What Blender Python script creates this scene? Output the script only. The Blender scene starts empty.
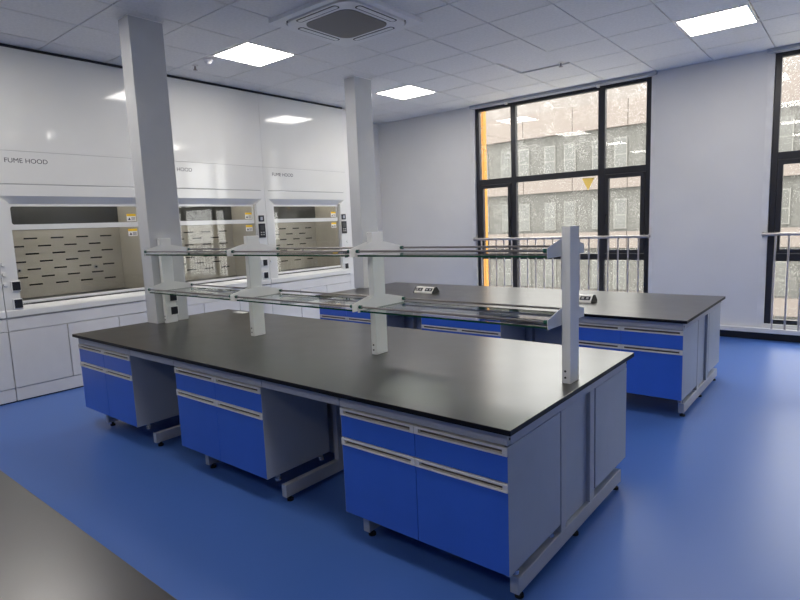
import bpy, bmesh, math, random
from mathutils import Vector, Matrix
random.seed(7)
S = bpy.context.scene
COL = S.collection
PI = math.pi

# ------------------------------------------------------------------ measures (metres)
H = 3.453                      # ceiling
XW = -1.98                     # left wall
XH = -1.329                    # front face of the fume hoods
YW = 6.315                     # inner face of the window wall
XR, YB = 8.4, -6.2             # right wall, wall behind the camera
BL, BW, BH = 4.094, 1.521, 0.794   # bench length, width, height
TILE = 0.652

# ------------------------------------------------------------------ materials
def lin(c):
    c /= 255.0
    return c / 12.92 if c <= 0.04045 else ((c + 0.055) / 1.055) ** 2.4
def rgb(r, g, b): return (lin(r), lin(g), lin(b), 1.0)
MATS = {}
def mat(name, col, rough=0.5, metal=0.0, var=0.06, scale=6.0, spec=0.5, bump=0.0, bscale=80.0, coat=0.0, rvar=0.0):
    m = bpy.data.materials.new(name); m.use_nodes = True
    nt = m.node_tree; N = nt.nodes; L = nt.links
    b = N['Principled BSDF']
    b.inputs['Roughness'].default_value = rough
    b.inputs['Metallic'].default_value = metal
    b.inputs['Specular IOR Level'].default_value = spec
    b.inputs['Coat Weight'].default_value = coat
    b.inputs['Coat Roughness'].default_value = 0.08
    tc = N.new('ShaderNodeTexCoord')
    nz = N.new('ShaderNodeTexNoise'); nz.inputs['Scale'].default_value = scale; nz.inputs['Detail'].default_value = 4
    L.new(tc.outputs['Object'], nz.inputs['Vector'])
    rp = N.new('ShaderNodeValToRGB')
    lo = [max(0, c * (1 - var)) for c in col[:3]] + [1]; hi = [min(1, c * (1 + var)) for c in col[:3]] + [1]
    rp.color_ramp.elements[0].color = lo; rp.color_ramp.elements[1].color = hi
    rp.color_ramp.elements[0].position = 0.3; rp.color_ramp.elements[1].position = 0.7
    L.new(nz.outputs['Fac'], rp.inputs['Fac']); L.new(rp.outputs['Color'], b.inputs['Base Color'])
    if rvar:
        mr = N.new('ShaderNodeMapRange'); mr.inputs['To Min'].default_value = rough - rvar; mr.inputs['To Max'].default_value = rough + rvar
        L.new(nz.outputs['Fac'], mr.inputs['Value']); L.new(mr.outputs['Result'], b.inputs['Roughness'])
    if bump:
        n2 = N.new('ShaderNodeTexNoise'); n2.inputs['Scale'].default_value = bscale; n2.inputs['Detail'].default_value = 2
        bp = N.new('ShaderNodeBump'); bp.inputs['Strength'].default_value = bump; bp.inputs['Distance'].default_value = 0.002
        L.new(tc.outputs['Object'], n2.inputs['Vector']); L.new(n2.outputs['Fac'], bp.inputs['Height']); L.new(bp.outputs['Normal'], b.inputs['Normal'])
    MATS[name] = m
    return m
def emit(name, col, st):
    m = bpy.data.materials.new(name); m.use_nodes = True
    N = m.node_tree.nodes; N.clear()
    e = N.new('ShaderNodeEmission'); e.inputs['Color'].default_value = col; e.inputs['Strength'].default_value = st
    o = N.new('ShaderNodeOutputMaterial'); m.node_tree.links.new(e.outputs[0], o.inputs[0])
    MATS[name] = m; return m
def glass(name, tint=(1, 1, 1, 1), rough=0.0, drops=False, refl=1.0, ior=1.5):
    m = bpy.data.materials.new(name); m.use_nodes = True
    nt = m.node_tree; N = nt.nodes; L = nt.links; N.clear()
    o = N.new('ShaderNodeOutputMaterial')
    t = N.new('ShaderNodeBsdfTransparent'); t.inputs[0].default_value = tint
    g = N.new('ShaderNodeBsdfGlossy'); g.inputs['Roughness'].default_value = rough
    fr = N.new('ShaderNodeFresnel'); fr.inputs['IOR'].default_value = ior
    ml = N.new('ShaderNodeMath'); ml.operation = 'MULTIPLY'; ml.use_clamp = True; ml.inputs[1].default_value = refl
    ge = N.new('ShaderNodeNewGeometry'); iv = N.new('ShaderNodeMath'); iv.operation = 'SUBTRACT'; iv.inputs[0].default_value = 1.0
    L.new(ge.outputs['Backfacing'], iv.inputs[1])           # reflect once, on the way in
    m0 = N.new('ShaderNodeMath'); m0.operation = 'MULTIPLY'; L.new(fr.outputs[0], m0.inputs[0]); L.new(iv.outputs[0], m0.inputs[1])
    L.new(m0.outputs[0], ml.inputs[0])
    mx = N.new('ShaderNodeMixShader'); L.new(ml.outputs[0], mx.inputs[0]); L.new(t.outputs[0], mx.inputs[1]); L.new(g.outputs[0], mx.inputs[2])
    out = mx
    if drops:                                   # rain drops on the outer face
        tc = N.new('ShaderNodeTexCoord')
        v = N.new('ShaderNodeTexVoronoi'); v.inputs['Scale'].default_value = 48
        L.new(tc.outputs['Object'], v.inputs['Vector'])
        nz = N.new('ShaderNodeTexNoise'); nz.inputs['Scale'].default_value = 3.2; nz.inputs['Detail'].default_value = 3
        L.new(tc.outputs['Object'], nz.inputs['Vector'])
        mr = N.new('ShaderNodeMapRange'); mr.inputs['From Min'].default_value = 0.30; mr.inputs['From Max'].default_value = 0.66
        mr.inputs['To Min'].default_value = 0.08; mr.inputs['To Max'].default_value = 0.42
        L.new(nz.outputs['Fac'], mr.inputs['Value'])
        lt = N.new('ShaderNodeMath'); lt.operation = 'LESS_THAN'
        L.new(v.outputs['Distance'], lt.inputs[0]); L.new(mr.outputs['Result'], lt.inputs[1])
        sc = N.new('ShaderNodeMath'); sc.operation = 'MULTIPLY'; sc.inputs[1].default_value = 0.30
        L.new(lt.outputs[0], sc.inputs[0])
        tl = N.new('ShaderNodeBsdfTranslucent'); tl.inputs[0].default_value = (0.42, 0.42, 0.41, 1)
        df = N.new('ShaderNodeBsdfRefraction'); df.inputs['IOR'].default_value = 1.33; df.inputs['Roughness'].default_value = 0.5
        cm = N.new('ShaderNodeMixShader'); L.new(v.outputs['Color'], cm.inputs[0]); L.new(tl.outputs[0], cm.inputs[1]); L.new(df.outputs[0], cm.inputs[2])
        m2 = N.new('ShaderNodeMixShader'); L.new(sc.outputs[0], m2.inputs[0]); L.new(mx.outputs[0], m2.inputs[1]); L.new(cm.outputs[0], m2.inputs[2])
        out = m2
    L.new(out.outputs[0], o.inputs[0]); MATS[name] = m
    return m

M_wall = mat('white wall paint', rgb(226, 225, 222), 0.55, var=0.02, scale=2, bump=0.15, bscale=120)
M_floor = mat('blue vinyl flooring', rgb(72, 109, 181), 0.33, var=0.035, scale=0.7, spec=0.38, bump=0.05, bscale=25, rvar=0.03)
M_black_base = mat('black skirting', rgb(22, 23, 26), 0.5)
M_ceil = mat('perforated ceiling tile', rgb(236, 234, 230), 0.6, var=0.05, scale=40)
M_grid = mat('ceiling grid shadow gap', rgb(44, 45, 50), 0.7)
M_hood = mat('white enamelled steel', rgb(226, 226, 223), 0.07, var=0.015, scale=2, spec=0.5)
M_hoodgroove = mat('grey shadow groove', rgb(172, 172, 172), 0.6)
M_cab_white = mat('pale grey lower panels', rgb(220, 219, 218), 0.3, var=0.02)
M_baffle = mat('beige phenolic baffle', rgb(188, 184, 172), 0.45, var=0.05, scale=4)
M_dark = mat('black slot', rgb(24, 23, 22), 0.6)
M_wsurf = mat('dark grey ceramic work surface and baffle shade', rgb(60, 62, 62), 0.35)
M_ctrl = mat('black control plastic', rgb(26, 28, 38), 0.3)
M_top = mat('black epoxy resin worktop', rgb(28, 23, 21), 0.29, var=0.10, scale=5, spec=0.5, rvar=0.03, bump=0.03, bscale=300)
for nd in M_top.node_tree.nodes:
    if nd.type == 'BSDF_PRINCIPLED': nd.inputs['IOR'].default_value = 1.9; nd.inputs['Coat Weight'].default_value = 0.0; nd.inputs['Coat Roughness'].default_value = 0.22
M_topedge = mat('black worktop edge', rgb(14, 14, 16), 0.5, spec=0.2)
M_blue = mat('blue melamine front', rgb(60, 107, 210), 0.28, var=0.03)
M_carc = mat('grey cabinet panel', rgb(170, 176, 186), 0.42, var=0.03)
M_frame = mat('light grey powder coated steel', rgb(174, 177, 184), 0.4, var=0.03, bump=0.05)
M_alu = mat('brushed aluminium', rgb(236, 232, 224), 0.36, metal=0.15, var=0.05, scale=30)
M_recess = mat('handle recess reflection tone', rgb(104, 92, 82), 0.4, metal=0.3)  # brown-grey reflection inside the aluminium handle put into the plate colour
M_rubber = mat('black rubber', rgb(15, 15, 16), 0.7)
M_chrome = mat('chrome', rgb(210, 210, 212), 0.15, metal=1.0)
M_post = mat('off white post steel', rgb(240, 240, 236), 0.38, var=0.03, bump=0.05)
M_col = mat('white column cladding', rgb(206, 207, 207), 0.14, var=0.02)
M_rod = mat('stainless guard rod', rgb(150, 145, 142), 0.3, metal=0.7)
M_green = mat('dark green plastic cap', rgb(8, 84, 72), 0.4)
M_gedge = mat('green glass edge', rgb(22, 74, 52), 0.15, var=0.1)
M_glass = glass('clear shelf glass', (0.93, 0.97, 0.94, 1), 0.0, refl=1.1, ior=1.5)
M_sash = glass('sash glass', (0.94, 0.94, 0.93, 1), 0.0, refl=1.2)
M_pane = glass('rain spotted window glass', (0.97, 0.98, 0.97, 1), 0.0, drops=True, refl=1.0)
M_wframe = mat('charcoal window aluminium', rgb(34, 35, 42), 0.4, var=0.05)
M_trimw = mat('white window casing', rgb(228, 227, 224), 0.4)
M_steel = mat('brushed railing steel', rgb(186, 180, 176), 0.35, metal=0.35)
M_light = emit('light panel diffuser', (1.0, 0.955, 0.90, 1), 17.0)
M_hoodfill = emit('hood fill emitter', (1.0, 0.94, 0.84, 1), 10.0)  # added glow that lifts the hood interiors
M_lightframe = mat('white light frame', rgb(235, 235, 235), 0.4)
M_ac = mat('white conditioner plastic', rgb(240, 239, 236), 0.4, var=0.02)
M_acgrille = mat('grey conditioner grille', rgb(128, 124, 120), 0.6, var=0.25, scale=160)
M_yel = mat('yellow label', rgb(240, 196, 30), 0.5)
M_lab = mat('white label', rgb(238, 236, 230), 0.5)
M_ink = mat('dark ink', rgb(40, 42, 52), 0.6)
M_tri = mat('pale yellow film', rgb(236, 208, 110), 0.5)
_nt = M_tri.node_tree; _b = _nt.nodes['Principled BSDF']; _t = _nt.nodes.new('ShaderNodeBsdfTranslucent'); _t.inputs[0].default_value = rgb(226, 212, 160)
_m = _nt.nodes.new('ShaderNodeMixShader'); _m.inputs[0].default_value = 0.45
_nt.links.new(_b.outputs[0], _m.inputs[1]); _nt.links.new(_t.outputs[0], _m.inputs[2]); _nt.links.new(_m.outputs[0], _nt.nodes['Material Output'].inputs[0])
M_bandc = mat('cream rendered facade', rgb(98, 90, 85), 0.8, var=0.03, scale=0.6)
M_facade = mat('grey pebbledash facade', rgb(77, 76, 73), 0.9, var=0.24, scale=9)
M_upper = mat('pale cream facade', rgb(98, 92, 88), 0.8, var=0.03, scale=0.4)
M_wing = mat('orange yellow render', rgb(186, 128, 42), 0.7, var=0.03)
M_darkglass = mat('dark exterior window glass', rgb(66, 66, 63), 0.3, var=0.15, scale=1)
M_exframe = mat('pale exterior window frame', rgb(100, 99, 95), 0.5)
M_ground = mat('courtyard paving', rgb(150, 148, 142), 0.9, var=0.1, scale=0.8)

# ------------------------------------------------------------------ mesh helpers
class MB:
    def __init__(s): s.bm = bmesh.new(); s.mats = []
    def mi(s, m):
        if m not in s.mats: s.mats.append(m)
        return s.mats.index(m)
    def _paint(s, faces, m):
        i = s.mi(m)
        for f in faces: f.material_index = i
    def box(s, x0, x1, y0, y1, z0, z1, m, bev=0.0, seg=2):
        r = bmesh.ops.create_cube(s.bm, size=1.0)
        vs = r['verts']
        for v in vs:
            v.co = Vector(((x0 + x1) / 2 + v.co.x * (x1 - x0), (y0 + y1) / 2 + v.co.y * (y1 - y0), (z0 + z1) / 2 + v.co.z * (z1 - z0)))
        fs = list({f for v in vs for f in v.link_faces}); s._paint(fs, m)
        if bev > 0:
            es = list({e for v in vs for e in v.link_edges})
            bmesh.ops.bevel(s.bm, geom=es, offset=bev, segments=seg, profile=0.5, affect='EDGES', material=-1)
        return s
    def prism(s, pts, mp, t0, t1, m, mside=None):
        """pts: 2-D outline; mp(a, b, t) -> 3-D; extruded from t0 to t1"""
        n = len(pts)
        a = [s.bm.verts.new(mp(p[0], p[1], t0)) for p in pts]
        b = [s.bm.verts.new(mp(p[0], p[1], t1)) for p in pts]
        f = [s.bm.faces.new(a), s.bm.faces.new(b[::-1])]; s._paint(f, m)
        sd = [s.bm.faces.new((a[i], b[i], b[(i + 1) % n], a[(i + 1) % n])) for i in range(n)]; s._paint(sd, mside or m)
        return s
    def ring(s, outer, inner, mp, t0, t1, m):
        n = len(outer)
        V = [[s.bm.verts.new(mp(p[0], p[1], t)) for p in lp] for t in (t0, t1) for lp in (outer, inner)]
        o0, i0, o1, i1 = V; fs = []
        for k in range(n):
            j = (k + 1) % n
            fs += [s.bm.faces.new((o0[k], o0[j], i0[j], i0[k])), s.bm.faces.new((o1[k], i1[k], i1[j], o1[j])),
                   s.bm.faces.new((o0[k], o1[k], o1[j], o0[j])), s.bm.faces.new((i0[k], i0[j], i1[j], i1[k]))]
        s._paint(fs, m); return s
    def cyl(s, p, q, r, m, seg=14, r2=None):
        p, q = Vector(p), Vector(q); d = q - p
        g = bmesh.ops.create_cone(s.bm, cap_ends=True, segments=seg, radius1=r, radius2=r if r2 is None else r2, depth=d.length)
        Mx = Matrix.Translation((p + q) / 2) @ d.to_track_quat('Z', 'Y').to_matrix().to_4x4()
        bmesh.ops.transform(s.bm, matrix=Mx, verts=g['verts'])
        s._paint({f for v in g['verts'] for f in v.link_faces}, m); return s
    def ball(s, c, r, m):
        g = bmesh.ops.create_uvsphere(s.bm, u_segments=14, v_segments=8, radius=r)
        bmesh.ops.translate(s.bm, vec=Vector(c), verts=g['verts'])
        s._paint({f for v in g['verts'] for f in v.link_faces}, m); return s
    def build(s, name, parent=None, smooth=False, loc=None):
        bmesh.ops.recalc_face_normals(s.bm, faces=s.bm.faces[:])
        me = bpy.data.meshes.new(name); s.bm.to_mesh(me); s.bm.free()
        for m in s.mats: me.materials.append(m)
        if smooth:
            for p in me.polygons: p.use_smooth = True
            try: me.set_sharp_from_angle(angle=math.radians(40))
            except Exception: pass
        o = bpy.data.objects.new(name, me); COL.objects.link(o)
        if parent is not None: o.parent = parent
        if loc is not None: o.location = loc
        return o
def tag(o, label, cat, group=None, kind=None):
    o['label'] = label; o['category'] = cat
    if group: o['group'] = group
    if kind: o['kind'] = kind
    return o
def thing(name, label, cat, loc=(0, 0, 0), group=None, rotz=0.0):
    o = bpy.data.objects.new(name, None); COL.objects.link(o)
    o.location = loc; o.rotation_euler = (0, 0, rotz); o.empty_display_size = 0.1
    return tag(o, label, cat, group)
def struct(o, label=None, cat=None):
    o['kind'] = 'structure'
    if label: o['label'] = label
    if cat: o['category'] = cat
    return o
def dup(root, loc=None, rotz=None, label=None):
    kids = {}
    for o in list(COL.objects):
        if o.parent is not None: kids.setdefault(o.parent, []).append(o)
    def cp(o, par):
        c = o.copy(); COL.objects.link(c)
        if par is not None: c.parent = par
        for ch in kids.get(o, []): cp(ch, c)
        return c
    r = cp(root, None)
    if loc is not None: r.location = loc
    if rotz is not None: r.rotation_euler = (0, 0, rotz)
    if label: r['label'] = label
    return r
def rrect(a0, a1, b0, b1, r, n=5):
    P = []
    for cx, cy, s0 in ((a1 - r, b1 - r, 0), (a0 + r, b1 - r, 1), (a0 + r, b0 + r, 2), (a1 - r, b0 + r, 3)):
        for k in range(n + 1):
            t = (s0 + k / n) * PI / 2
            P.append((cx + r * math.cos(t), cy + r * math.sin(t)))
    return P
XY = lambda a, b, t: (a, b, t)
YZ = lambda a, b, t: (t, a, b)
XZ = lambda a, b, t: (a, t, b)
def text_mesh(body, width, m, name, parent, origin, height=None):
    cu = bpy.data.curves.new(name, 'FONT'); cu.body = body; cu.extrude = 0.004; cu.size = 1.0
    o = bpy.data.objects.new(name + '_tmp', cu); COL.objects.link(o)
    bpy.context.view_layer.update()
    me = bpy.data.meshes.new_from_object(o.evaluated_get(bpy.context.evaluated_depsgraph_get()))
    bpy.data.objects.remove(o); bpy.data.curves.remove(cu)
    xs = [v.co.x for v in me.vertices]; ys = [v.co.y for v in me.vertices]
    k = width / (max(xs) - min(xs)); kz = k if height is None else height / (max(ys) - min(ys))
    for v in me.vertices:                                   # reads along +Y, upright in Z, facing +X
        x, y, z = (v.co.x - min(xs)) * k, (v.co.y - min(ys)) * kz, v.co.z * k
        v.co = (0.001 + z * 0.3, x, y)
    me.materials.clear(); me.materials.append(m); me.name = name
    r = bpy.data.objects.new(name, me); COL.objects.link(r); r.parent = parent; r.location = origin
    return r

# ================================================================== ROOM
struct(MB().box(XW - 0.2, XR + 0.2, YB - 0.2, YW + 0.25, -0.2, 0.0, M_floor).build('floor'))
# window openings (x0, x1)
OP = [(0.085, 2.83), (4.195, 6.94)]
ZO0, ZO1 = 0.20, 3.41
w = MB(); ya, yb = YW, YW + 0.25
xs = [XW - 0.2, OP[0][0], OP[0][1], OP[1][0], OP[1][1], XR + 0.2]
for k in (0, 2, 4): w.box(xs[k], xs[k + 1], ya, yb, 0, H + 0.08, M_wall)
for a, b in OP:
    w.box(a, b, ya, yb, 0, ZO0, M_wall); w.box(a, b, ya, yb, ZO1, H + 0.08, M_wall)
struct(w.build('wall_back'))
struct(MB().box(XW - 0.2, XW, YB, YW, 0, H + 0.08, M_wall).build('wall_left'))
struct(MB().box(XR, XR + 0.2, YB, YW, 0, H + 0.08, M_wall).build('wall_right'))
struct(MB().box(XW - 0.2, XR + 0.2, YB - 0.2, YB, 0, H + 0.08, M_wall).build('wall_front'))
struct(MB().box(XW, XR, YW - 0.012, YW, 0, 0.092, M_black_base, 0.003).build('baseboard_back'))
struct(MB().box(XW, XR, YW - 0.055, YW, 0.094, 0.15, M_trimw, 0.004).build('trim_1'))
# white casings beside each window
for n, (a, b) in enumerate(OP):
    t = MB(); t.box(a - 0.07, a, YW - 0.006, YW + 0.0, 0.15, ZO1 + 0.03, M_trimw, 0.002); t.box(b, b + 0.05, YW - 0.006, YW, 0.15, ZO1 + 0.03, M_trimw, 0.002)
    struct(t.build('trim_%d' % (n + 2)))

# ceiling: tiles on a dark grid; lights and the cassette take their own cells
GX0, GY0 = -0.364, 0.474
LIGHTS = [(0, 2), (0, 6), (6, 6), (6, 2), (0, -2), (6, -2), (0, -6), (6, -6)]
c = MB(); c.box(XW - 0.2, XR + 0.2, YB - 0.2, YW + 0.25, H + 0.03, H + 0.08, M_grid)
ACX, ACY, ACR = 1.385, 2.06, 0.495
SAG = (3, 6)
for i in range(-3, 15):
    for j in range(-11, 10):
        if (i, j) in LIGHTS or (i, j) == SAG: continue
        x0, x1 = GX0 + i * TILE, GX0 + (i + 1) * TILE; y0, y1 = GY0 + j * TILE, GY0 + (j + 1) * TILE
        x0, x1, y0, y1 = max(x0, XW), min(x1, XR), max(y0, YB), min(y1, YW)
        if x1 - x0 < 0.03 or y1 - y0 < 0.03: continue
        g = 0.006
        c.box(x0 + g, x1 - g, y0 + g, y1 - g, H, H + 0.03, M_ceil)
struct(c.build('ceiling'))
sx, sy = GX0 + SAG[0] * TILE, GY0 + SAG[1] * TILE
tag(MB().box(sx + 0.006, sx + TILE - 0.006, sy + 0.006, sy + TILE - 0.006, H + 0.016, H + 0.029, M_ceil, 0.002).build('ceiling_tile'),
    'grey ceiling tile pushed slightly up above its neighbours near the tall window', 'ceiling tile')

# ceiling lights
LL = {(0, 2): 'square ceiling light panel in front of the fume hoods, between the two white columns',
      (0, 6): 'square ceiling light panel just right of the rear white column',
      (6, 6): 'bright square ceiling light panel above the wall between the two windows'}
lt = thing('ceiling_light', LL[(0, 2)], 'ceiling light', group='square ceiling light panels')
hf = TILE / 2 - 0.014
MB().ring([(-hf, -hf), (hf, -hf), (hf, hf), (-hf, hf)], [(-hf + .016, -hf + .016), (hf - .016, -hf + .016), (hf - .016, hf - .016), (-hf + .016, hf - .016)], XY, -0.006, 0.02, M_lightframe).build('light_frame', lt)
MB().box(-hf + .016, hf - .016, -hf + .016, hf - .016, -0.003, 0.015, M_light).build('diffuser', lt)
for n, (i, j) in enumerate(LIGHTS):
    p = (GX0 + (i + .5) * TILE, GY0 + (j + .5) * TILE, H)
    o = lt if n == 0 else dup(lt)
    o.location = p
    o['label'] = LL.get((i, j), 'square ceiling light panel further along the same ceiling grid')

# air conditioner cassette
ac = thing('air_conditioner', 'white four-way ceiling cassette air conditioner with a grey square grille', 'air conditioner', (ACX, ACY, H))
R0 = ACR
MB().ring(rrect(-R0, R0, -R0, R0, 0.02), rrect(-R0 * .87, R0 * .87, -R0 * .87, R0 * .87, 0.16), XY, -0.035, 0.0, M_ac).build('outer_panel', ac)
MB().prism(rrect(-R0 * .87, R0 * .87, -R0 * .87, R0 * .87, 0.16), XY, -0.012, -0.002, M_dark).build('air_gap', ac)
MB().ring(rrect(-R0 * .84, R0 * .84, -R0 * .84, R0 * .84, 0.15), rrect(-R0 * .585, R0 * .585, -R0 * .585, R0 * .585, 0.11), XY, -0.046, -0.012, M_ac).build('inner_panel', ac)
MB().prism(rrect(-R0 * .58, R0 * .58, -R0 * .58, R0 * .58, 0.11), XY, -0.050, -0.014, M_acgrille).build('grille', ac)
for k in range(4):
    v = MB(); v.ring(rrect(-.25, .25, R0 * .655, R0 * .80, .030), rrect(-.238, .238, R0 * .68, R0 * .775, .018), XY, -.0475, -.044, M_dark)
    v.prism(rrect(-.237, .237, R0 * .682, R0 * .773, .017), XY, -.050, -.044, M_ac)
    o = v.build('louver', ac); o.rotation_euler = (0, 0, k * PI / 2)
# smoke detector and sprinklers
sd = thing('smoke_detector', 'round white smoke detector on the ceiling beside a light panel', 'smoke detector', (-0.50, 1.845, H))
MB().cyl((0, 0, 0), (0, 0, -0.02), 0.052, M_ac, 24).build('base_plate', sd)
MB().cyl((0, 0, -0.02), (0, 0, -0.05), 0.045, M_ac, 24, 0.026).build('sensor_head', sd)
sp = thing('sprinkler_head', 'small dark sprinkler head on the ceiling beside the first white column', 'sprinkler', (-0.80, 1.87, H), 'ceiling sprinklers')
MB().cyl((0, 0, 0), (0, 0, -0.008), 0.034, M_alu, 18).build('escutcheon', sp)
q = MB().cyl((0, 0, -.008), (0, 0, -.045), 0.009, M_rod, 10); q.cyl((0, 0, -.045), (0, 0, -.05), 0.024, M_rod, 14); q.build('deflector', sp)
dup(sp, (2.17, 4.93, H), label='small dark sprinkler head on the ceiling in front of the tall window')

# ================================================================== WINDOWS
def window(n, x0, x1):
    root = bpy.data.objects.new('window_%d' % n, None); COL.objects.link(root); root['kind'] = 'structure'
    root.location = (x0, YW + 0.04, 0)
    W = x1 - x0; d = 0.07
    f = MB()
    f.box(0, 0.068, 0, d, ZO0, ZO1, M_wframe, .004); f.box(W - 0.075, W, 0, d, ZO0, ZO1, M_wframe, .004)
    ml = [(0.64, 0.725), (2.02, 2.118)]
    for a, b in ml: f.box(a, b, 0, d, ZO0, ZO1, M_wframe, .004)
    cols = [(0.068, ml[0][0]), (ml[0][1], ml[1][0]), (ml[1][1], W - 0.075)]
    tz = [(ZO0, ZO0 + .055), (.975, 1.065), (2.185, 2.275), (ZO1 - .05, ZO1)]
    for a, b in cols:
        for z0, z1 in tz: f.box(a, b, 0.003, d - .003, z0, z1, M_wframe, .003)
    f.build('window_frame', root)
    rows = [(tz[k][1], tz[k + 1][0]) for k in range(3)]
    for ci, (a, b) in enumerate(cols):
        for ri, (z0, z1) in enumerate(rows):
            if ri == 1 and ci != 1:             # opening casement
                o = MB(); e = .058
                o.ring([(a + .004, z0 + .004), (b - .004, z0 + .004), (b - .004, z1 - .004), (a + .004, z1 - .004)],
                       [(a + e, z0 + e), (b - e, z0 + e), (b - e, z1 - e), (a + e, z1 - e)], XZ, -.012, d - .02, M_wframe)
                cs = o.build('casement', root)
                hx = b - .03 if ci == 0 else a + .03
                h = MB(); h.box(hx - .012, hx + .012, -.022, -.012, 1.56, 1.63, M_rubber, .003); h.box(hx - .008, hx + .008, -.045, -.022, 1.49, 1.60, M_rubber, .004)
                h.build('casement_handle', cs)
                MB().box(a + e, b - e, .028, .034, z0 + e, z1 - e, M_pane).build('pane', root)
            else:
                MB().box(a, b, .032, .038, z0, z1, M_pane).build('pane', root)
    return root
window(1, *OP[0]); window(2, *OP[1])
# railings in front of the windows
def railing(x0, x1, label):
    y = YW - 0.032
    r = thing('window_railing', label, 'railing', (x0, y, 0), 'steel railings in front of the windows')
    W = x1 - x0
    t = MB(); t.cyl((0.012, 0, 1.305), (W - .012, 0, 1.305), .021, M_steel, 18); t.build('handrail', r, True)
    for x in (0.0, W):
        t = MB(); t.cyl((x - .004, 0, 1.305), (x + .012 if x == 0 else x - .012, 0, 1.305), .03, M_steel, 18)
        t.box(x - .012, x + .012, 0.0, .025, 1.29, 1.32, M_steel, .003); t.build('wall_flange', r, True)
    n = round(W / .136)
    for k in range(1, n):
        x = W * k / n
        MB().cyl((x, 0, .1502), (x, 0, 1.285), .0115, M_steel, 12).build('baluster', r, True)
railing(0.06, 2.84, 'brushed steel railing across the tall three-bay window behind the benches')
railing(4.15, 6.98, 'brushed steel railing across the window at the right edge of the picture')
# blind tracks above the windows
def track(x0, x1, label, clips):
    r = thing('blind_track', label, 'blind track', (x0, YW - .045, H), 'blind tracks above the windows')
    MB().box(0, x1 - x0, -.03, .044, -.042, -.001, M_frame, .004).build('track', r)
    for cx in clips: MB().box(cx - x0 - .02, cx - x0 + .02, -.036, .02, -.075, -.043, M_lab, .006).build('clip', r)
track(0.05, 2.9, 'slim grey blind track on the ceiling edge above the three-bay window', (.70, 2.135))
track(4.12, 7.0, 'slim grey blind track on the ceiling edge above the window at the right', (5.0, 6.2))
# triangular fire-rescue sticker on the glass
tag(MB().prism([(1.865, 2.16), (2.045, 2.16), (1.955, 1.985)], XZ, YW + .062, YW + .0705, M_tri).build('window_sticker'),
    'pale yellow downward-pointing triangle sticker on the middle window pane', 'sticker')

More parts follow.
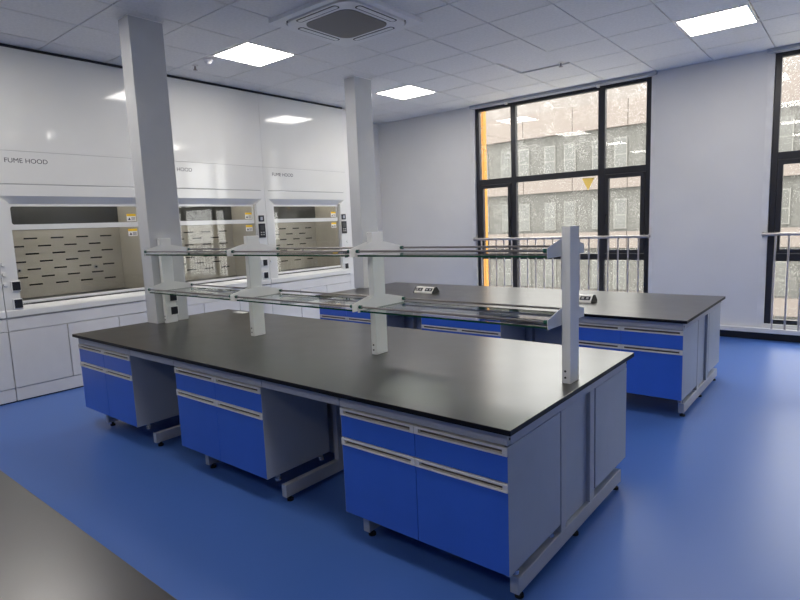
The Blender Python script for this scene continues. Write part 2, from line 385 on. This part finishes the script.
# ================================================================== FUME HOODS
HW = 1.6
def fume_hood(label):
    r = thing('fume_hood', label, 'fume hood', (XH, 0, 0), 'row of fume hoods along the left wall')
    D = XW - XH + 0.01                                   # depth, negative
    b = MB()
    # upper front panels
    b.box(-.03, 0, .0006, HW - .0006, 2.457, 3.425, M_hood, .003); b.box(-.03, 0, .0006, HW - .0006, 2.142, 2.455, M_hood, .003)
    b.box(-.03, 0, .0006, HW - .0006, 2.022, 2.132, M_hood, .003)
    b.box(-.03, -.006, .003, HW - .003, 2.02, 3.42, M_hoodgroove)
    b.box(-.03, 0, .003, .06, 2.126, 2.146, M_hood); b.box(-.03, 0, HW - .06, HW - .003, 2.126, 2.146, M_hood)
    # sloping lintel over the sash
    b.prism([(0, 2.024), (-.03, 2.024), (-.085, 1.95), (-.055, 1.95)], lambda a, z, t: (a, t, z), .05, HW - .05, M_hood)
    # side posts
    b.prism([(.003, .846), (.14, .846), (.14, 1.955), (.055, 2.024), (.003, 2.024)], YZ, -.05, 0, M_hood)
    b.prism([(HW - .003, .846), (HW - .003, 2.024), (HW - .055, 2.024), (HW - .15, 1.955), (HW - .15, .846)], YZ, -.05, 0, M_hood)
    # side, back and top casing
    b.box(D, -.051, .003, .02, 0, 3.42, M_hood); b.box(D, -.051, HW - .02, HW - .003, 0, 3.42, M_hood)
    b.box(D, -.051, .02, HW - .02, 3.40, 3.42, M_hood); b.box(D, D + .02, .02, HW - .02, 0, 3.40, M_hood)
    b.box(-.60, -.052, .02, HW - .02, .85, .965, M_wsurf)
    b.box(-.02, 0, .003, HW - .003, .712, .838, M_cab_white, .003)     # apron under the sill
    b.build('body', r)
    # liner and slotted baffle
    l = MB(); l.box(-.60, -.055, .06, .075, .966, 2.3, M_baffle); l.box(-.60, -.055, HW - .225 + .06, HW - .15, .966, 2.3, M_baffle)
    l.box(-.60, -.09, .06, HW - .16, 2.28, 2.3, M_baffle); l.build('liner', r)
    k = MB(); k.box(-.574, -.570, .076, HW - .226 + .06, 1.70, 2.27, M_wsurf); k.box(-.585, -.575, .076, HW - .226 + .06, .970, 2.27, M_baffle)  # dark upper sheet: shade behind the top sash pane put in as colour
    for row in range(7):
        z = 1.107 + row * .0835
        off = .41 if row % 2 == 0 else .275
        for n in range(-1, 4):
            y0 = off + n * .265; y1 = y0 + .13
            if y0 < .09 or y1 > HW - .18: continue
            k.box(-.576, -.5735, y0, y1, z - .008, z + .008, M_dark)
    for yy, zz in ((.33, 1.27), (1.12, 1.25)):
        k.cyl((-.575, yy, zz), (-.568, yy, zz), .024, M_hoodgroove, 18); k.cyl((-.568, yy, zz), (-.56, yy, zz), .010, M_dark, 12)
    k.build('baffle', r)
    # sash
    s = MB()
    s.ring(rrect(.13, HW - .14, 1.695, 1.955, .004), rrect(.165, HW - .175, 1.748, 1.925, .022), YZ, -.082, -.056, M_hood)
    s.box(-.082, -.056, .13, .152, .99, 1.694, M_hood); s.box(-.082, -.056, HW - .155, HW - .14, .99, 1.694, M_hood)
    s.box(-.084, -.052, .13, HW - .14, .953, .992, M_hood, .005)
    sh = s.build('sash', r)
    g = MB(); g.box(-.071, -.067, .166, HW - .176, 1.75, 1.924, M_sash); g.box(-.071, -.067, .152, HW - .155, .993, 1.694, M_sash); g.build('sash_glass', sh)
    for z in (1.76, 1.592):
        q = MB(); y0, y1 = 1.30, 1.405
        q.box(-.0665, -.064, y0, y1, z, z + .082, M_lab); q.box(-.0645, -.0632, y0, y1, z + .055, z + .082, M_yel)
        q.prism([(y0 + .012, z + .012), (y0 + .044, z + .012), (y0 + .028, z + .042)], YZ, -.0645, -.0630, M_ink)
        for t in range(3): q.box(-.0645, -.0632, y0 + .052, y1 - .01, z + .012 + t * .012, z + .017 + t * .012, M_ink)
        q.build('warning_label', sh)
    # airfoil sill
    MB().prism([(0.012, .85), (0.012, .905), (-.004, .925), (-.05, .95), (-.06, .95), (-.06, .85)], lambda a, z, t: (a, t, z), .006, HW - .006, M_hood).build('airfoil', r)
    # doors, plinth
    dw = HW / 3
    for n in range(3):
        d = MB().box(-.02, 0, n * dw + .004, (n + 1) * dw - .004, .145, .706, M_cab_white, .003).build('door', r)
    MB().box(-.05, -.006, .004, HW - .004, .012, .14, M_cab_white, .003).build('plinth', r)
    MB().box(-.05, -.012, .004, HW - .004, 0, .012, M_rubber).build('floor_seal', r)
    text_mesh('FUME HOOD', .375, M_ink, 'lettering', r, (0, .152, 2.343), .044)
    # unseen fill light added behind the upper front panel to brighten the interior
    lp = MB(); lp.box(-.30, -.16, .25, HW - .35, 2.262, 2.279, M_lightframe, .002); lp.box(-.29, -.17, .26, HW - .36, 2.256, 2.2625, M_hoodfill); lp.build('hood_fill_light', r)
    # valve knobs
    for n in range(3):
        for yy in (.028, HW - .03): MB().cyl((0, yy, 1.17 + n * .098), (.016, yy, 1.17 + n * .098), .022, M_hood, 16, .018).build('valve_knob', r, True)
    return r
def socket_plate(par, y, z, w=.085, hgt=.1, name='power_socket'):
    q = MB(); q.box(0, .012, y - w / 2, y + w / 2, z - hgt / 2, z + hgt / 2, M_post, .004)
    q.box(.012, .018, y - w / 2 + .012, y + w / 2 - .004, z - hgt / 2 + .008, z + hgt / 2 - .008, M_ctrl, .003)
    for dz in (-.018, .018): q.box(.018, .0195, y - .008, y + .012, z + dz - .004, z + dz + .004, M_dark)
    return q.build(name, par)
def control(par):
    y = HW - .09
    q = MB(); q.box(0, .012, y - .045, y + .045, 1.715, 1.80, M_ctrl, .004); q.box(.012, .016, y - .02, y + .02, 1.735, 1.78, M_carc, .002); q.build('rocker_switch', par)
    q = MB(); q.box(0, .015, y - .055, y + .055, 1.495, 1.69, M_ctrl, .006); q.box(.015, .017, y - .03, y + .03, 1.60, 1.665, M_wsurf, .002)
    for a in (-.02, .02):
        for z in (1.53, 1.56): q.box(.015, .0175, y + a - .012, y + a + .012, z, z + .016, M_hoodgroove)
    q.build('control_panel', par)
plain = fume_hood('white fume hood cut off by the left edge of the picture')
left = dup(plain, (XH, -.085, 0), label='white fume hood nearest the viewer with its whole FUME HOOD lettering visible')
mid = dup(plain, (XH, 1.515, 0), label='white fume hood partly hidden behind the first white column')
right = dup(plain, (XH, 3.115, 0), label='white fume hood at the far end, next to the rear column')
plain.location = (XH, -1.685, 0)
for z in (1.15, .975): socket_plate(left, .110, z); socket_plate(left, HW - .075, z)
for rt in (left, mid, right): control(rt)
for rt in (mid, right):
    for z in (1.15, .975): socket_plate(rt, HW - .085, z)
struct(MB().box(XW, XH - .01, 4.722, 4.86, 0, 3.43, M_cab_white).build('trim_4'))
struct(MB().box(XH - .03, XH + .004, -1.685, 4.72, 3.427, 3.45, M_grid).build('trim_5'))

# ================================================================== COLUMNS
def column(y, label):
    r = thing('service_column', label, 'column', (0, y, BH), 'white square service columns')
    q = MB().box(0, .178, 0, .31, .0005, H - BH - .004, M_col, .004); q.build('cladding', r)
    q = MB().box(-.004, .182, -.004, .314, H - BH - .012, H - BH - .001, M_post); q.build('ceiling_collar', r)
    return r
c1 = column(.642, 'tall white service column on the left end of the front bench'); c1.location.x = .017
c2 = column(3.487, 'tall white service column on the left end of the rear bench'); c2.location.x = -.064

# ================================================================== BENCHES
CAB = [(.007, .922), (1.557, 2.490), (3.130, 4.062)]
LEGX = [.225, 1.032, 1.735, 2.545, 3.20, 4.044]
def base_cabinet(W):
    r = thing('base_cabinet', '', 'cabinet', group='blue fronted base cabinets')
    d0, d1 = .020, .500                                   # carcass behind the fronts
    q = MB(); z0, z1 = .155, .708
    q.box(0, .018, .001, d1, z0, z1, M_carc, .001); q.box(W - .018, W, .001, d1, z0, z1, M_carc, .001)
    q.box(.018, W - .018, d0, d1, z0, z0 + .018, M_carc); q.box(.018, W - .018, d0, d1, z1 - .016, z1, M_carc)
    q.box(.018, W - .018, d1 - .012, d1, z0 + .018, z1 - .016, M_carc); q.box(.018, W - .018, d0 + .002, d0 + .012, z0 + .018, z1 - .016, M_dark)
    q.build('carcass', r)
    hw = W / 2
    for n in range(2):
        a, b = n * hw + (.002 if n == 0 else .0015), (n + 1) * hw - (.002 if n == 1 else .0015)
        for nm, zz0, zz1 in (('drawer', .558, .706), ('door', .157, .553)):
            p = MB().box(a, b, 0, .018, zz0, zz1 - .036, M_blue, .0012).build(nm, r)
            h = MB(); t, u = zz1, zz1 - .036
            h.box(a, b, -.006, .018, t - .010, t, M_alu, .001); h.box(a, b, -.006, .018, u, u + .009, M_alu, .001)
            h.box(a, a + .022, -.005, .018, u + .0075, t - .0075, M_alu); h.box(b - .022, b, -.005, .018, u + .0075, t - .0075, M_alu)
            h.box(a + .022, b - .022, .012, .018, u + .0075, t - .0075, M_recess)
            h.build('handle', p)
    for x in (.10, W - .03):
        for y in (.10, .45):
            q = MB(); q.cyl((x, y, .1555), (x, y, .13), .011, M_frame, 12); q.cyl((x, y, .13), (x, y, .112), .017, M_chrome, 12, .02); q.build('support_foot', r, True)
    return r
def bench_frame(label):
    r = thing('bench_frame', label, 'bench frame', group='grey steel frames under the worktops')
    for x in LEGX:
        q = MB().box(x - .02, x + .02, .112, 1.392, .034, .110, M_frame, .004); fb = q.build('foot_beam', r)
        for y in (.15, .75, 1.355):
            MB().cyl((x, y, 0), (x, y, .012), .020, M_rubber, 16).cyl((x, y, .012), (x, y, .034), .009, M_rubber, 10).build('levelling_foot', fb, True)
        for y in (.112, 1.392):
            MB().box(x - .0205, x + .0205, min(y, y + (.006 if y < 1 else -.006)) - .004, max(y, y) + .004, .034, .1105, M_carc, .002).build('end_cap', fb)
        for y0 in (.542, .905):
            MB().box(x - .02, x + .02, y0, y0 + .06, .110, .712, M_frame, .003).build('upright', r)
    # rails under the worktop, one fascia length per bay
    cuts = [.006, .926, 1.545, 2.500, 3.124, 4.063]
    for y0 in (.036, BW - .058):
        for a, b in zip(cuts, cuts[1:]):
            MB().box(a + .002, b - .002, y0, y0 + .022, .7125, .7695, M_frame, .002).build('fascia_rail', r)
    for x in (.006, 4.043): MB().box(x, x + .021, .0585, BW - .0585, .7125, .7695, M_frame, .002).build('end_rail', r)
    for x in LEGX[1:-1]: MB().box(x - .018, x + .018, .0585, BW - .0585, .7125, .7690, M_frame).build('cross_rail', r)
    for a, b in ((.926, 1.552), (2.494, 3.126)):
        for y in (.602, .905 - .012): 
            if y < .7: MB().box(a - .2, b + .2, y + .001, y + .013, .112, .711, M_carc, .001).build('back_panel', r)
    for x in (4.030, .215): MB().box(x, x + .014, .6025, .9045, .1105, .711, M_carc, .001).build('end_panel', r)
    for x, y in ((4.0635, .05), (4.0635, 1.47)): MB().box(x, x + .002, y - .004, y + .004, .735, .745, M_dark).build('bolt_hole', r)
    return r
def worktop(label):
    q = MB().box(-.012, BL, 0, BW, BH - .024, BH, M_top, .0025)
    ei = q.mi(M_topedge); q.bm.normal_update()
    for f in q.bm.faces:
        if f.normal.z < .9: f.material_index = ei
    o = q.build('worktop'); tag(o, label, 'worktop', 'black bench worktops'); return o
Y2, Y3 = 2.733, -2.823
fr = bench_frame('grey steel C-leg frame under the front island bench')
dup(fr, (.016, Y2, 0), label='grey steel C-leg frame under the rear island bench')
dup(fr, (0, Y3, 0), label='grey steel frame under the dark worktop at the lower left')
wt = worktop('long black worktop of the front island bench, under the glass shelf rack')
o = dup(wt, (.016, Y2, 0), label='long black worktop of the rear bench, in front of the tall window')
o = dup(wt, (0, Y3, 0), label='black worktop corner filling the lower left of the picture')
proto = base_cabinet(.933)
small = base_cabinet(.915)
def put(p, x, y, rz, label, first=False):
    o = p if first else dup(p)
    o.location = (x, y, 0); o.rotation_euler = (0, 0, rz); o['label'] = label
put(small, CAB[0][0], .035, 0, 'blue two-drawer base cabinet at the left end of the front bench', True)
put(proto, CAB[2][0], .035, 0, 'large blue base cabinet nearest the viewer, at the right end of the front bench', True)
put(proto, CAB[1][0], .035, 0, 'blue base cabinet in the middle of the front bench, between the two knee spaces')
put(small, CAB[0][0] + .016, Y2 + .035, 0, 'blue base cabinet at the left end of the rear bench, beside the fume hoods')
put(proto, CAB[1][0] + .016, Y2 + .035, 0, 'blue base cabinet in the middle of the rear bench, seen under the glass shelf')
put(proto, CAB[2][0] + .016, Y2 + .035, 0, 'blue base cabinet at the right end of the rear bench')
put(proto, CAB[2][1], BW - .035, PI, 'base cabinet on the far side of the front bench, grey end panel showing')
put(proto, CAB[1][1], BW - .035, PI, 'base cabinet on the far side of the front bench, behind the middle blue cabinet')
put(small, CAB[0][1], BW - .035, PI, 'base cabinet on the far side of the front bench, behind the left end cabinet')
put(proto, CAB[2][1] + .016, Y2 + BW - .035, PI, 'base cabinet on the window side of the rear bench, grey end panel showing')

# ================================================================== REAGENT RACK
rk = thing('reagent_rack', 'two-level glass shelf rack on white posts along the front bench', 'shelf rack', (0, 0, BH))
PX = [(.199, .243), (1.492, 1.536), (2.744, 2.786), (3.996, 4.040)]
PY0, PY1, PT = .708, .815, .764
LV = [1.118 - BH, 1.450 - BH]                              # rod heights above the worktop
posts = []
for n, (a, b) in enumerate(PX):
    q = MB().box(a, b, PY0, PY1, .0005, PT, M_post, .003)
    ps = q.build('post', rk); posts.append(ps)
    for z in (.03, .062): MB().cyl((a + .018, PY0 + .0005, z), (a + .018, PY0 - .002, z), .0055, M_dark, 10).build('screw', ps)
def post_socket(ps, x, sgn, z):
    q = MB(); y = .782
    xx = sorted((x, x + sgn * .010)); q.box(xx[0], xx[1], y - .043, y + .043, z - .043, z + .043, M_post, .004)
    xx = sorted((x + sgn * .010, x + sgn * .015)); q.box(xx[0], xx[1], y - .030, y + .034, z - .034, z + .034, M_ctrl, .003)
    q.build('power_socket', ps)
for z in (.108, .232):
    post_socket(posts[0], PX[0][1], 1, z); post_socket(posts[3], PX[3][0], -1, z)
FY, BY = .567, .980
def bracket(x0, x1, zr):
    zb, zt = zr - .034, zr + .048
    MB().prism([(FY - .012, zb), (BY + .012, zb), (BY + .012, zr + .012), (PY1 + .01, zt), (PY0 - .01, zt), (FY - .012, zr + .012)], YZ, x0, x1, M_post).build('bracket', rk)
for zr in LV:
    for n, (a, b) in enumerate(PX):
        if n < 3: bracket(b + .0002, b + .0035, zr)
        if n > 0: bracket(a - .0035, a - .0002, zr)
    for n in range(3):
        xa, xb = PX[n][1] + .004, PX[n + 1][0] - .004
        for y in (FY, BY):
            rd = MB().cyl((xa, y, zr), (xb, y, zr), .0062, M_rod, 12).build('guard_rail', rk, True)
            for x, s in ((xa, 1), (xb, -1)):
                MB().cyl((x, y, zr), (x + s * .020, y, zr), .0105, M_green, 12).build('end_cap', rd, True)
        g = MB(); g.box(xa + .001, xb - .001, FY + .004, BY - .004, zr - .032, zr - .022, M_glass)
        ei = g.mi(M_gedge)
        g.bm.normal_update()
        for f in g.bm.faces:
            if abs(f.normal.z) < .5: f.material_index = ei
        g.build('glass_shelf', rk)

# ================================================================== SOCKETS ON THE REAR BENCH
def desk_socket(loc, label):
    r = thing('desk_socket', label, 'socket', loc, 'wedge sockets on the rear bench')
    Lh = .13; P = [(-.065, 0), (.065, 0), (.065, .018), (.022, .068), (-.012, .068), (-.065, .014)]
    MB().prism(P, lambda a, b, t: (t, a, b), -Lh, Lh, M_lab).build('housing', r)
    for s in (-1, 1): MB().prism([(p[0] * 1.02, p[1] * 1.02) for p in P], lambda a, b, t: (t, a, b), s * Lh, s * (Lh + .012), M_rubber).build('end_cheek', r)
    # outlets sit on the sloping face towards -Y
    d = Vector((0, .053, .054)).normalized(); nrm = Vector((0, -d.z, d.y))
    for x in (-.075, .065):
        q = MB(); q.box(-.05, .05, -.022, .022, -.001, .003, M_ctrl, .003)
        for dx in (-.022, .022): q.box(dx - .012, dx + .012, -.012, .012, .003, .0036, M_hoodgroove)
        o = q.build('outlet', r)
        mid_ = Vector((x, -.0385, .041)); o.matrix_local = Matrix(((1, 0, 0, mid_.x), (0, d.y, nrm.y, mid_.y), (0, d.z, nrm.z, mid_.z), (0, 0, 0, 1)))
    return r
desk_socket((1.155, 3.43, BH), 'white wedge-shaped socket block on the rear bench, left of the window')
desk_socket((3.02, 3.40, BH), 'white wedge-shaped socket block on the rear bench, behind the rack end post')
tag(MB().box(.27, .42, 1.385, 1.455, BH + .0003, BH + .006, M_lab, .002).build('cover_plate'), 'small flat white plate on the far left corner of the front worktop', 'plate')

# ================================================================== OUTSIDE
bd = thing('exterior_building', 'cream and grey banded building across the courtyard, seen through the windows', 'building', (0, 28.3, -6))
q = MB(); q.box(-45, 30, 0.3, 8, 0, 13.4, M_facade); q.build('wall', bd)
q = MB(); q.box(-45, 30, 0.1, 8, 13.4, 14.65, M_upper); q.build('upper_storey', bd)
for z0, z1 in ((2.85, 3.65), (5.95, 6.8), (9.05, 9.87), (12.13, 13.43)):
    q = MB(); x = -45.0
    while x < 30: q.box(x + .012, x + 2.88, 0, .3, z0, z1, M_bandc); x += 2.9
    q.build('spandrel_band', bd)
for z0 in (3.8, 7.0, 10.1):
    x = -28.0
    while x < 14:
        for dx, ww in ((0, .55), (1.15, .55)):
            a = x + dx
            f = MB(); f.box(a - .05, a + ww + .05, .22, .32, z0 - .05, z0 + 1.5, M_exframe)
            f = f.build('window', bd)
            g = MB(); g.box(a, a + ww, .20, .22, z0, z0 + .62, M_darkglass); g.box(a, a + ww, .20, .22, z0 + .68, z0 + 1.45, M_darkglass); g.build('pane', f)
        x += 2.72
fin = MB().box(-1.4, .10, YW + .255, YW + .365, -6, 6.0, M_wing, .01).box(.0855, .093, YW + .112, YW + .256, ZO0 + .002, ZO1 - .002, M_wing).build('exterior_fin')
tag(fin, 'orange-yellow rendered pier just outside the window frame', 'pier')
struct(MB().box(-60, 50, YW + .3, 60, -6.2, -6.0, M_ground).build('ground_outside'))

# ================================================================== LIGHT
wd = bpy.data.worlds.new('overcast'); S.world = wd; wd.use_nodes = True
bg = wd.node_tree.nodes['Background']; bg.inputs[0].default_value = (1.0, 0.985, 0.96, 1); bg.inputs[1].default_value = 6.0
try: S.cycles.transparent_max_bounces = 24; S.cycles.max_bounces = 14; S.cycles.diffuse_bounces = 6
except Exception: pass
S.view_settings.view_transform = 'Standard'; S.view_settings.look = 'None'
S.view_settings.exposure = 0.4; S.view_settings.gamma = 1.0; S.view_settings.use_curve_mapping = False

# ================================================================== CAMERA
yaw, pitch, roll, fpx = 0.68833, -0.13188, -0.04010, 565.72
fwd = Vector((-math.sin(yaw) * math.cos(pitch), math.cos(yaw) * math.cos(pitch), math.sin(pitch)))
rt = Vector((math.cos(yaw), math.sin(yaw), 0)); up = rt.cross(fwd)
r2 = math.cos(roll) * rt + math.sin(roll) * up; u2 = -math.sin(roll) * rt + math.cos(roll) * up
cd = bpy.data.cameras.new('camera'); cam = bpy.data.objects.new('camera', cd); COL.objects.link(cam)
cd.sensor_width = 36; cd.lens = fpx / 800 * 36; cd.clip_start = .05; cd.clip_end = 200
cam.matrix_world = Matrix(((r2.x, u2.x, -fwd.x, 5.1073), (r2.y, u2.y, -fwd.y, -1.8659), (r2.z, u2.z, -fwd.z, 1.5948), (0, 0, 0, 1)))
S.camera = cam
